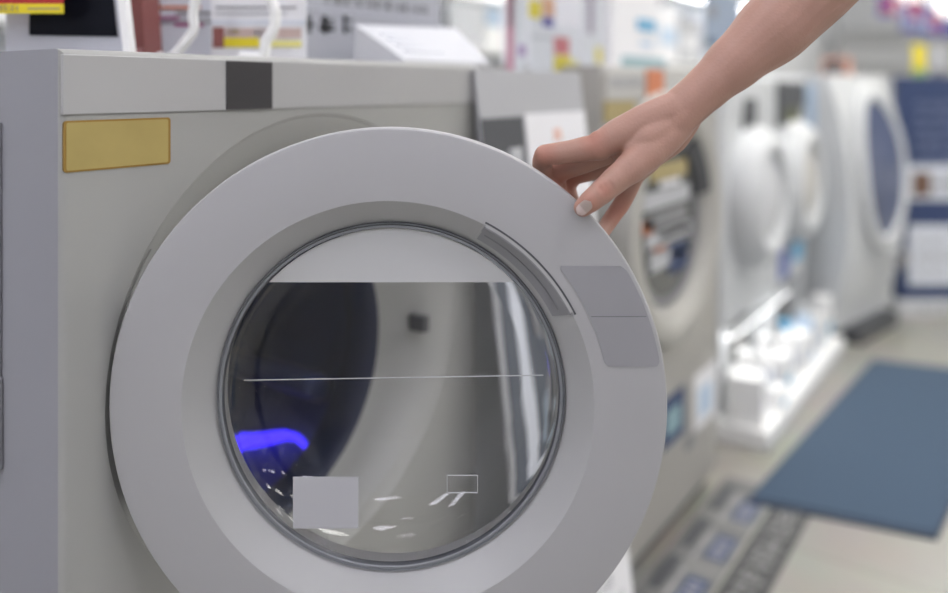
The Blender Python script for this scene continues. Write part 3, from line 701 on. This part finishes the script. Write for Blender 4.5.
# stand-out details on them
def loc_card(label, parent_front, px0, py0, px1, py1, Y, m, nm='price_card'):
    x0, da = on_row(px0, Y); x1, db = on_row(px1, Y); dm = (da+db)/2
    zt, zb = CAMZ-(py0-87)/800*dm, CAMZ-(py1-87)/800*dm
    o = thing(nm, label, 'card', ((x0+x1)/2, Y, zb)); w = (x1-x0)/2
    bm = bmesh.new(); box(bm, -w, w, 0, 0.003, 0, zt-zb); link('card', bm, M_paper, o)
    bm = bmesh.new(); box(bm, -w*.8, w*.8, -0.001, 0.001, (zt-zb)*.15, (zt-zb)*.85); link('print', bm, m, o); return o
dl = thing('display_light', 'slim lamp bar under the first white machine on the platform', 'lamp', (2.52, 0.70, 0.285))
bm = bmesh.new(); box(bm, -0.27, 0.35, 0, 0.025, 0.003, 0.012, 0.001); link('bar', bm, M_white, dl)
bm = bmesh.new(); box(bm, -0.265, 0.345, 0.002, 0.023, 0.0, 0.003); link('lamp_face', bm, mat('bar_lamp', (.9, .9, .9), .5, emit=(1, 1, 1), estr=11), dl)
# third: big machine with a bulging front and tall dark porthole, on the floor
b0, b1 = 3.28, 3.86
m6 = thing('washing_machine', 'big white washing machine with a bulging front and tall porthole beside the blue board', 'washing machine', ((b0+b1)/2, 0.62, 0), -0.20)
bm = bmesh.new(); N = 20
h6 = (b1-b0)/2
def front6(z):                                                       # how far the front swells out at height z
    t = min(1, max(0, (z-0.10)/0.92)); return 0.11*math.sin(PI*min(1, t*0.92+0.06))**0.7
rows = []
for i in range(N+1):
    z = 0.05+0.99*i/N; row = []
    for j in range(15):
        u = -1+2*j/14; row.append(bm.verts.new((u*h6, -front6(z)*(1-0.12*u*u), z)))
    row += [bm.verts.new((h6, 0.55, z)), bm.verts.new((-h6, 0.55, z))]
    rows.append(row)
for a, b in zip(rows, rows[1:]):
    for k in range(17): bm.faces.new((a[k], a[(k+1) % 17], b[(k+1) % 17], b[k]))
bm.faces.new(rows[0]); bm.faces.new(rows[-1])
link('cabinet', bm, M_white, m6, smooth=50)
bm = bmesh.new()
for (sx, n) in ((0, 0),):
    rg = []
    for r_, off in ((1.0, 0.004), (1.0, 0.03), (0.86, 0.034), (0.80, 0.015)):
        ring = []
        for k in range(64):
            a = 2*PI*k/64; x = 0.235*r_*math.cos(a); z = 0.67+0.33*r_*math.sin(a)
            ring.append(bm.verts.new((x, -front6(z)*(1-0.12*(x/h6)**2)-off, z)))
        rg.append(ring)
    for a, b in zip(rg, rg[1:]):
        for k in range(64): bm.faces.new((a[k], b[k], b[(k+1) % 64], a[(k+1) % 64]))
d6 = link('door', bm, M_white, m6, smooth=50)
bm = bmesh.new(); ring = []
c = bm.verts.new((0, -front6(0.66)-0.020, 0.66)); pr = None
rg = []
for r_ in (0.82, 0.6, 0.3):
    rg.append([])
    for k in range(64):
        a = 2*PI*k/64; x = 0.235*r_*math.cos(a); z = 0.67+0.33*r_*math.sin(a); rg[-1].append(bm.verts.new((x, -front6(z)*(1-0.12*(x/h6)**2)-0.020, z)))
for a, b in zip(rg, rg[1:]):
    for k in range(64): bm.faces.new((a[k], b[k], b[(k+1) % 64], a[(k+1) % 64]))
for k in range(64): bm.faces.new((rg[-1][k], c, rg[-1][(k+1) % 64]))
link('porthole_glass', bm, mat('porthole_blue', (0.10, 0.12, 0.20), 0.2, vary=0.5, vscale=9), d6, smooth=60)
bm = bmesh.new(); box(bm, 0.02, 0.10, -0.18, -0.14, 0.27, 0.33, 0.004); link('drain_cap', bm, M_mgrey, m6)
bm = bmesh.new(); box(bm, -0.2, 0.2, -0.10, 0.3, 0.0, 0.055); link('plinth', bm, M_dgrey, m6)
bm = bmesh.new(); box(bm, -h6-0.002, -h6+0.001, 0.03, 0.30, 0.55, 1.0); link('side_strip', bm, M_pale, m6)

# goods on the platform
def bottle(label, x, y, h, r, capm, bodym=M_whitew):
    o = thing('detergent_bottle', label, 'bottle', (x, y, ZP), random.random()*3, 'white goods lined up on the platform')
    bm = bmesh.new(); vs = [(0, 0), (r*.9, 0), (r, 0.006), (r, h*.62), (r*.85, h*.74), (r*.42, h*.84), (r*.42, h*.88), (0, h*.88)]
    lathe(bm, vs, 24); bmesh.ops.rotate(bm, matrix=Matrix.Rotation(PI/2, 3, 'X'), verts=bm.verts); link('bottle_body', bm, bodym, o, smooth=50)
    bm = bmesh.new(); lathe(bm, [(0, h*.86), (r*.5, h*.86), (r*.5, h), (0, h)], 20); bmesh.ops.rotate(bm, matrix=Matrix.Rotation(PI/2, 3, 'X'), verts=bm.verts); link('cap', bm, capm, o, smooth=40)
    bm = bmesh.new(); lathe(bm, [(r*1.01, h*.2), (r*1.02, h*.2), (r*1.02, h*.5), (r*1.01, h*.5)], 24); bmesh.ops.rotate(bm, matrix=Matrix.Rotation(PI/2, 3, 'X'), verts=bm.verts); link('label_band', bm, M_paperb, o, smooth=40)
    return o
def carton(label, x, y, w, d, h, m=M_whitew, stripe=M_pale, rz=0.0):
    o = thing('detergent_box', label, 'box', (x, y, ZP), rz, 'white goods lined up on the platform')
    bm = bmesh.new(); box(bm, -w/2, w/2, -d/2, d/2, 0, h, 0.002); link('carton', bm, m, o)
    bm = bmesh.new(); box(bm, -w*.4, w*.4, -d/2-0.001, -d/2+0.001, h*.2, h*.45); link('stripe', bm, stripe, o); return o
carton('white carton at the near end of the platform, largest of its row', 2.27, 0.67, 0.07, 0.09, 0.13, stripe=M_paperb, rz=0.2)
bottle('white bottle behind the largest carton on the platform', 2.35, 0.70, 0.17, 0.038, M_whitew)
carton('low white carton second from the platform corner', 2.42, 0.63, 0.06, 0.05, 0.06, stripe=M_sky)
bottle('tall white bottle in front of the first platform machine', 2.47, 0.675, 0.19, 0.036, M_whitew)
carton('white carton with a blue stripe beside the tall white bottle', 2.57, 0.66, 0.08, 0.06, 0.11, stripe=M_sky)
bottle('blue capped white bottle halfway along the platform', 2.69, 0.67, 0.18, 0.036, M_sky)
carton('white carton under the second platform machine', 2.80, 0.66, 0.09, 0.07, 0.12, stripe=M_paperb)
bottle('pale blue bottle in front of the second platform machine', 2.92, 0.67, 0.18, 0.036, M_white, M_pale)
carton('small pale carton near the far end of the platform', 3.04, 0.66, 0.08, 0.06, 0.12, stripe=M_pale)
carton('last white carton at the far end of the platform', 3.16, 0.66, 0.08, 0.06, 0.16, stripe=M_sky)
# hose column and dark box left of platform machines
pl = thing('white_post', 'slim white upright post between the beige machine and the platform machines', 'post', (2.12, 0.90, 0))
bm = bmesh.new(); box(bm, -0.05, 0.05, -0.03, 0.03, 0, 1.0, 0.006); link('post', bm, M_white, pl)
bm = bmesh.new(); box(bm, -0.08, 0.08, -0.10, 0.06, 0, 0.02, 0.004); link('base', bm, M_white, pl)

# ------------------------------------------------------------------ blue notice board at the aisle end
bd = thing('notice_board', 'dark blue notice board with white picture sheets standing at the end of the aisle', 'notice board', at(948, 87, 3.45)*1.0, FACE)
bd.location.z = 0
w = 3.45/800
bm = bmesh.new(); box(bm, -50*w, 60*w, 0, 0.05, 0.07, 1.035, 0.004); link('panel', bm, M_navy, bd)
bm = bmesh.new(); box(bm, -52*w, 62*w, -0.01, 0.10, 0.0, 0.075, 0.004); link('base', bm, M_white, bd)
bm = bmesh.new()
def zz(py): return CAMZ-(py-87)/800*3.45
for i in range(6): glyphs(bm, -34*w, (40-6*(i % 3))*w, zz(108+12*i), zz(101+12*i), 13, 0, -0.003, 0, 50+i)
link('lettering', bm, [mat('faint_blue', (0.24, 0.28, 0.42), 0.6)], bd)
for (pa, pb, pm) in ((165, 200, M_mgrey), (225, 285, M_lgrey), (206, 220, M_navy)):
    if pm is M_navy: continue
    bm = bmesh.new(); box(bm, -40*w, 40*w, -0.004, 0, zz(pb), zz(pa), mi=0)
    glyphs(bm, -32*w, 30*w, zz(pb-5), zz(pa+8), 8, 1, -0.006, -0.003, pa)
    if pa == 165: box(bm, -36*w, -18*w, -0.007, -0.003, zz(196), zz(172), mi=2)
    link('picture_sheet', bm, [M_paperb, pm, mat('dull_brown', (0.16, 0.09, 0.06), 0.6)], bd)
bm = bmesh.new(); glyphs(bm, -30*w, 30*w, 0.02, 0.055, 9, 0, -0.013, -0.009, 77); link('base_print', bm, M_mgrey, bd)

# ------------------------------------------------------------------ mats on the floor
mt = thing('floor_mat', 'slate blue entrance mat lying on the beige floor in the aisle', 'mat', (0, 0, 0))
fl = [at(px, py, 792/(py-87)) for px, py in ((746, 503), (937, 541), (1010, 376), (873, 361))]
bm = bmesh.new(); cen = sum(fl, Vector())/4; cen.z = 0
mt.location = cen
def slab(bm, pts, z0, z1, mi=0, sc=1.0):
    a = [bm.verts.new(((p.x-cen.x)*sc, (p.y-cen.y)*sc, z0)) for p in pts]; b = [bm.verts.new(((p.x-cen.x)*sc, (p.y-cen.y)*sc, z1)) for p in pts]
    fs = [bm.faces.new(a), bm.faces.new(b)]
    for i in range(4): fs.append(bm.faces.new((a[i], a[(i+1) % 4], b[(i+1) % 4], b[i])))
    for f in fs: f.material_index = mi
slab(bm, fl, 0.0, 0.006); link('border', bm, mat('mat_border', (0.035, 0.055, 0.09), 0.8), mt)
bm = bmesh.new(); slab(bm, fl, 0.006, 0.0085, sc=0.965); link('pile', bm, mat('mat_pile', (0.052, 0.086, 0.135), 0.9, bump=0.6, bscale=600, vary=0.12, vscale=120), mt)
# printed floor graphic in front of the second machine
gr = thing('floor_graphic', 'grey printed floor strip with blue patches in front of the beige machine', 'floor graphic', (1.665, 0.525, 0))
bm = bmesh.new(); box(bm, -0.62, 0.37, 0, 0.125, 0, 0.0015); link('grey_sheet', bm, stripes('graphic_grey', (0.17, 0.17, 0.17), (0.22, 0.22, 0.215), 3), gr)
bm = bmesh.new()
for i in range(5):
    x = -0.55+0.18*i; box(bm, x, x+0.10, 0.012, 0.055, 0.001, 0.002, mi=0)
    glyphs_y = x
    for k in range(4): box(bm, x+0.012+0.02*k, x+0.022+0.02*k, 0.02, 0.047, 0.0015, 0.0024, mi=1)
    box(bm, x+0.02, x+0.15, 0.085, 0.115, 0.001, 0.002, mi=2); box(bm, x-0.02, x+0.12, 0.068, 0.075, 0.001, 0.002, mi=3)
link('blue_patches', bm, [M_navy, mat('worn_pale', (.30, .30, .32), .6), M_dgrey, mat('worn_grey', (.30, .30, .30), .6)], gr)
g2 = thing('floor_graphic', 'dark floor strip with a row of pale lettering along the aisle side', 'floor graphic', (1.665, 0.432, 0))
bm = bmesh.new(); box(bm, -0.62, 0.385, 0, 0.085, 0, 0.0015); link('dark_sheet', bm, mat('graphic_dark', (0.06, 0.06, 0.06), 0.5), g2)
bm = bmesh.new(); r_ = random.Random(8)
for i in range(21):
    x = -0.58+0.045*i
    for k in range(r_.randint(2, 3)):
        a = 0.018+r_.random()*0.04; box(bm, x+0.002, x+0.032, a, a+0.007, 0.001, 0.0024)
    q = x+r_.random()*0.025; box(bm, q, q+0.007, 0.018, 0.066, 0.001, 0.0024)
link('lettering', bm, mat('worn_lettering', (.36, .36, .355), .6), g2)

# ------------------------------------------------------------------ shelving and goods behind the row
gd = thing('shelf_unit', 'long white shop shelving standing behind the row of machines', 'shelving', (2.6, 1.45, 0))
bm = bmesh.new(); box(bm, -2.9, 2.9, 0.20, 0.24, 0, 2.2); link('back_panel', bm, mat('shelf_white', (0.78, 0.80, 0.83), 0.6), gd)
for z in (0.78, 1.10, 1.46, 1.85):
    bm = bmesh.new(); box(bm, -2.9, 2.9, 0.0, 0.20, z, z+0.018, 0.002); link('shelf', bm, M_whitew, gd)
for x in (-2.9, -1.45, 0.0, 1.45, 2.88):
    bm = bmesh.new(); box(bm, x, x+0.02, 0.18, 0.20, 0, 2.2); link('upright', bm, M_lgrey, gd)
ZS = 1.118
for z in (1.46, 1.85):
    bm = bmesh.new(); box(bm, -2.85, 2.85, 0.004, 0.022, z-0.008, z-0.001); link('added_light_strip', bm, M_strip, gd)  # strips added under the shelves to brighten the background
goods = [  # px0, px1, top py, material, stripe, description
    (440, 462, 4, M_paperb, M_slate, 'pale carton with a dark blue stripe on the back shelf above the white sloping plate'),
    (466, 480, 0, M_lgrey, M_paper, 'narrow grey carton on the back shelf next to the dark blue striped carton'),
]
def shelf_box(px0, px1, zh, m, stripe, label, zs=ZS, Y=1.47, nm='product_box', v=(0.3, 0.6)):
    xa, _ = on_row(px0, Y); xb, _ = on_row(px1, Y); w = xb-xa
    o = thing(nm, label, 'box', ((xa+xb)/2, Y, zs), 0, 'cartons on the back shelves')
    bm = bmesh.new(); box(bm, -w/2, w/2, 0, 0.14, 0, zh, 0.003); link('carton', bm, m, o)
    bm = bmesh.new(); box(bm, -w*.42, w*.42, -0.0012, 0.001, zh*v[0], zh*v[1]); link('printed_band', bm, stripe, o)
    return o
sb = [(484, 503, .24, M_whitew, M_pale, 'bright white carton with a pale blue band, first on the back shelf'),
      (506, 522, .27, M_pink, M_paper, 'pink carton with a white band on the back shelf'),
      (525, 541, .25, M_paper, M_purple, 'white carton with a violet band on the back shelf'),
      (544, 562, .26, M_paper, M_tan, 'white carton with a tan band on the back shelf'),
      (566, 586, .24, M_paperb, M_lgrey, 'pale blue carton with a grey band on the back shelf'),
      (589, 606, .26, M_white, M_pink, 'white carton with a pink band on the back shelf'),
      (609, 630, .25, M_whitew, M_paperb, 'plain bright carton with a bluish band on the back shelf'),
      (634, 655, .22, M_white, M_lgrey, 'short white carton with a grey band on the back shelf'),
      (658, 678, .26, M_paper, M_pale, 'white carton with a powder blue band on the back shelf'),
      (681, 700, .22, M_lgrey, M_paper, 'short grey carton with a white band on the back shelf'),
      (703, 720, .27, M_paperb, M_slate, 'tall pale carton with a dark slate band on the back shelf'),
      (723, 738, .25, M_pale, M_navy, 'blue carton with a navy band on the back shelf beside the arm')]
for a, b, zh, m, st_, lab in sb: shelf_box(a, b, zh, m, st_, lab)

# cards and acrylic holders on top of the board and the second machine
def acrylic(label, px0, px1, py0, d, zb, m, m2):
    Y = 0.735 + (0.065 if zb > 1.02 else 0)
    xa, da = on_row(px0, Y); xb, db = on_row(px1, Y); w = xb-xa; c = Vector(((xa+xb)/2, Y, zb)); h = CAMZ-(py0-87)/800*(da+db)/2-zb
    o = thing('acrylic_holder', label, 'card holder', (c.x, c.y, zb), 0)
    bm = bmesh.new(); box(bm, -w/2, w/2, 0, 0.002, 0, h); box(bm, -w/2, w/2, -0.02, 0.0, 0, 0.003); link('clear_panel', bm, M_glass, o)
    bm = bmesh.new(); box(bm, -w*.44, w*.44, 0.0025, 0.004, 0.002, h*.96); link('card', bm, m, o)
    bm = bmesh.new()
    for (u0, u1, v0, v1, mm_) in m2: box(bm, -w/2+u0*w, -w/2+u1*w, 0.0021, 0.0028, h*(1-v1), h*(1-v0), mi=[q[4] for q in m2].index(mm_))
    link('print', bm, [q[4] for q in m2], o); return o
Z2 = 1.030
acrylic('clear holder with a tall pink and white card above the leaning grey board', 508, 528, -40, 1.42, 1.015, M_paper, [(.0, .35, .0, 1, M_pink), (.1, .3, .3, .6, M_brick), (.55, .95, .75, .85, mat('dull_violet', (.45, .30, .52), .6))])
acrylic('clear holder with a yellow and orange headed white card', 530, 556, -50, 1.44, 1.015, M_paper, [(.0, .45, .42, .56, M_yellow), (.5, 1, .38, .53, mat('soft_orange', (.75, .42, .25), .6)), (.5, .95, .54, .62, M_purple), (.1, .9, .70, .72, M_lgrey)])
acrylic('small clear holder with a red over yellow card above the dark picture board', 555, 580, 26, 1.40, 1.015, M_paper, [(.0, .6, .25, .6, mat('soft_red', (.62, .16, .18), .6)), (.0, .65, .62, .95, M_yellow), (.7, .95, .7, .95, mat('pale_yellow', (0.75, 0.70, 0.25), 0.6))])
acrylic('narrow clear holder with a purple striped card beside the red and yellow one', 582, 604, -40, 1.52, 1.030, M_paper, [(.30, .55, .0, .68, mat('muted_plum', (.34, .26, .36), .6)), (.65, .95, .8, .95, M_yellow)])
# big white carton on the second machine
wb = thing('appliance_carton', 'large white carton with a sky blue patch and teal foot band on the beige machine', 'carton', (1.63, 0.80, Z2))
q0 = on_row(612, 0.80); q1 = on_row(742, 0.80); w0, w1 = q0[0]-1.63, min(q1[0]-1.63, 0.33)
bm = bmesh.new(); box(bm, w0, w1, 0, 0.30, 0, 0.42, 0.004); link('carton', bm, M_paper, wb)
def wz(px, py): return CAMZ-(py-87)/800*on_row(px, 0.80)[1]-Z2
def wx(px): return on_row(px, 0.80)[0]-1.63
bm = bmesh.new(); box(bm, wx(637), wx(655), -0.0015, 0.001, wz(646, 31), wz(646, 20)); link('blue_patch', bm, M_sky, wb)
bm = bmesh.new(); box(bm, wx(640), wx(652), -0.0015, 0.001, wz(646, 47), wz(646, 41)); link('pale_patch', bm, M_pale, wb)
bm = bmesh.new(); box(bm, wx(621), wx(665), -0.0015, 0.001, 0.0005, wz(640, 57)); link('foot_band', bm, M_teal, wb)
bm = bmesh.new(); box(bm, wx(605), wx(611), -0.0015, 0.001, wz(608, 27), wz(608, 12)); 
bm.free()
bm = bmesh.new(); box(bm, wx(684), wx(690), -0.0015, 0.001, wz(686, 26), wz(686, 16)); box(bm, wx(705), wx(740), -0.0015, 0.001, wz(720, 40), wz(720, -8), mi=1); box(bm, wx(708), wx(716), -0.0025, 0.001, wz(712, 18), wz(712, 5), mi=2); link('grey_print', bm, [M_lgrey, mat('steel_blue', (.28, .34, .44), .6), M_mgrey], wb)

# ------------------------------------------------------------------ far end: stacked shop shelves, banners, lit signs
fs = thing('shelf_unit', 'pale shop shelving at the far end of the store', 'shelving', (8.6, 0.6, 0))
bm = bmesh.new(); box(bm, 0.3, 0.34, -2.2, 1.1, 0, 1.55); link('back_panel', bm, mat('shelf_grey', (0.80, 0.80, 0.80), 0.6), fs)
for z in (0.3, 0.75, 1.2, 1.53):
    bm = bmesh.new(); box(bm, 0.0, 0.3, -2.2, 1.1, z, z+0.02); link('shelf', bm, M_white, fs)

# a lit header sign along the shelves, promotional flags and cards at the far right
hs = thing('lit_sign', 'bright lit white sign above the back shelves', 'lit sign', (1.90, 1.36, 1.24))
bm = bmesh.new(); box(bm, -0.28, 0.28, 0.012, 0.05, 0, 0.30, 0.004); link('case', bm, M_white, hs)
bm = bmesh.new(); box(bm, -0.265, 0.265, 0.008, 0.013, 0.015, 0.285); link('lit_face', bm, M_lightbox, hs)
bm = bmesh.new()
for sx in (-0.2, 0.2): box(bm, sx, sx+0.015, 0.03, 0.06, 0.25, 0.62)
link('hanger', bm, M_lgrey, hs)
def flag(label, px0, px1, py0, py1, d, m, m2, grp=None, nm='promotional_flag'):
    a = at(px0, py1, d); b = at(px1, py1, d); c = (a+b)/2; w_ = (b-a).length; h = (py1-py0)/800*d
    o = thing(nm, label, 'flag', c, FACE, grp)
    bm = bmesh.new(); box(bm, -w_/2, w_/2, 0, 0.004, 0, h); link('cloth', bm, m, o)
    bm = bmesh.new(); box(bm, -w_*.3, w_*.3, -0.002, 0.001, h*.25, h*.6); link('print', bm, m2, o)
    bm = bmesh.new(); tube(bm, [(0, 0.006, h-0.02), (0, 0.006, 3.0-c.z)], 0.006, 8); link('cord', bm, M_lgrey, o)
    return o
flag('violet hanging flag with a red print, left end of the flag row', 878, 894, -6, 16, 6.2, M_purple, M_red)
flag('red hanging flag beside the left end violet one', 892, 903, -4, 14, 6.0, mat('faded_red', (.50, .12, .16), .6), M_paper)
flag('violet hanging flag with a white print, middle of the flag row', 901, 917, 4, 32, 5.8, M_purple, M_pale)
flag('narrow red hanging flag in the middle of the flag row', 911, 921, 0, 20, 5.6, M_red, M_pink)
flag('blue hanging flag with a pale print above the yellow card', 920, 936, 6, 36, 5.4, M_blue, M_pale)
flag('red and violet hanging flag near the picture edge', 930, 940, 12, 30, 5.2, M_red, M_purple)
flag('violet hanging flag at the right end of the flag row', 939, 960, 23, 36, 5.0, M_purple, M_navy)
for lab, px0, px1, py0, py1, d in (('bright lit white ceiling sign above the red flags', 898, 924, -20, 3, 7.2), ('bright lit white ceiling sign at the right above the violet flag', 930, 975, -24, 17, 6.6)):
    a = at(px0, py1, d); b = at(px1, py1, d); c = (a+b)/2; w_ = (b-a).length; h = (py1-py0)/800*d
    o = thing('lit_sign', lab, 'lit sign', c, FACE)
    bm = bmesh.new(); box(bm, -w_/2, w_/2, 0.01, 0.08, 0, h, 0.005); link('case', bm, M_white, o)
    bm = bmesh.new(); box(bm, -w_*.48, w_*.48, 0.004, 0.011, h*.03, h*.97); link('lit_face', bm, M_lightbox, o)
    bm = bmesh.new(); tube(bm, [(0, 0.045, h-0.02), (0, 0.045, 3.0-c.z)], 0.008, 8); link('cord', bm, M_lgrey, o)
# cards standing on the blue notice board
def topcard(label, px0, px1, py0, m, m2):
    d = 3.47; a = at(px0, 87, d); b = at(px1, 87, d); c = (a+b)/2; c.z = 1.035; w_ = (b-a).length; h = CAMZ-(py0-87)/800*d-1.035
    o = thing('price_card', label, 'price card', c, FACE)
    bm = bmesh.new(); box(bm, -w_/2, w_/2, 0.0, 0.006, 0, h); link('card', bm, m, o)
    bm = bmesh.new(); box(bm, -w_*.5, w_*.5, -0.002, 0.001, 0.002, h*.22); link('print', bm, m2, o)
topcard('yellow card with a green foot standing on the blue notice board', 913, 926, 44, M_yellow, M_green)
topcard('grey card standing at the right on the blue notice board', 932, 946, 46, M_lgrey, M_mgrey)
ob = thing('product_box', 'salmon and dark box on the big bulging washing machine', 'box', (3.70, 0.66, 1.04))
bm = bmesh.new(); box(bm, -0.06, 0.06, 0, 0.10, 0, 0.075, 0.003); link('carton', bm, mat('salmon', (.55, .28, .20), .6), ob)
bm = bmesh.new(); box(bm, -0.0615, -0.058, 0.01, 0.09, 0.01, 0.06); link('printed_band', bm, M_dgrey, ob)
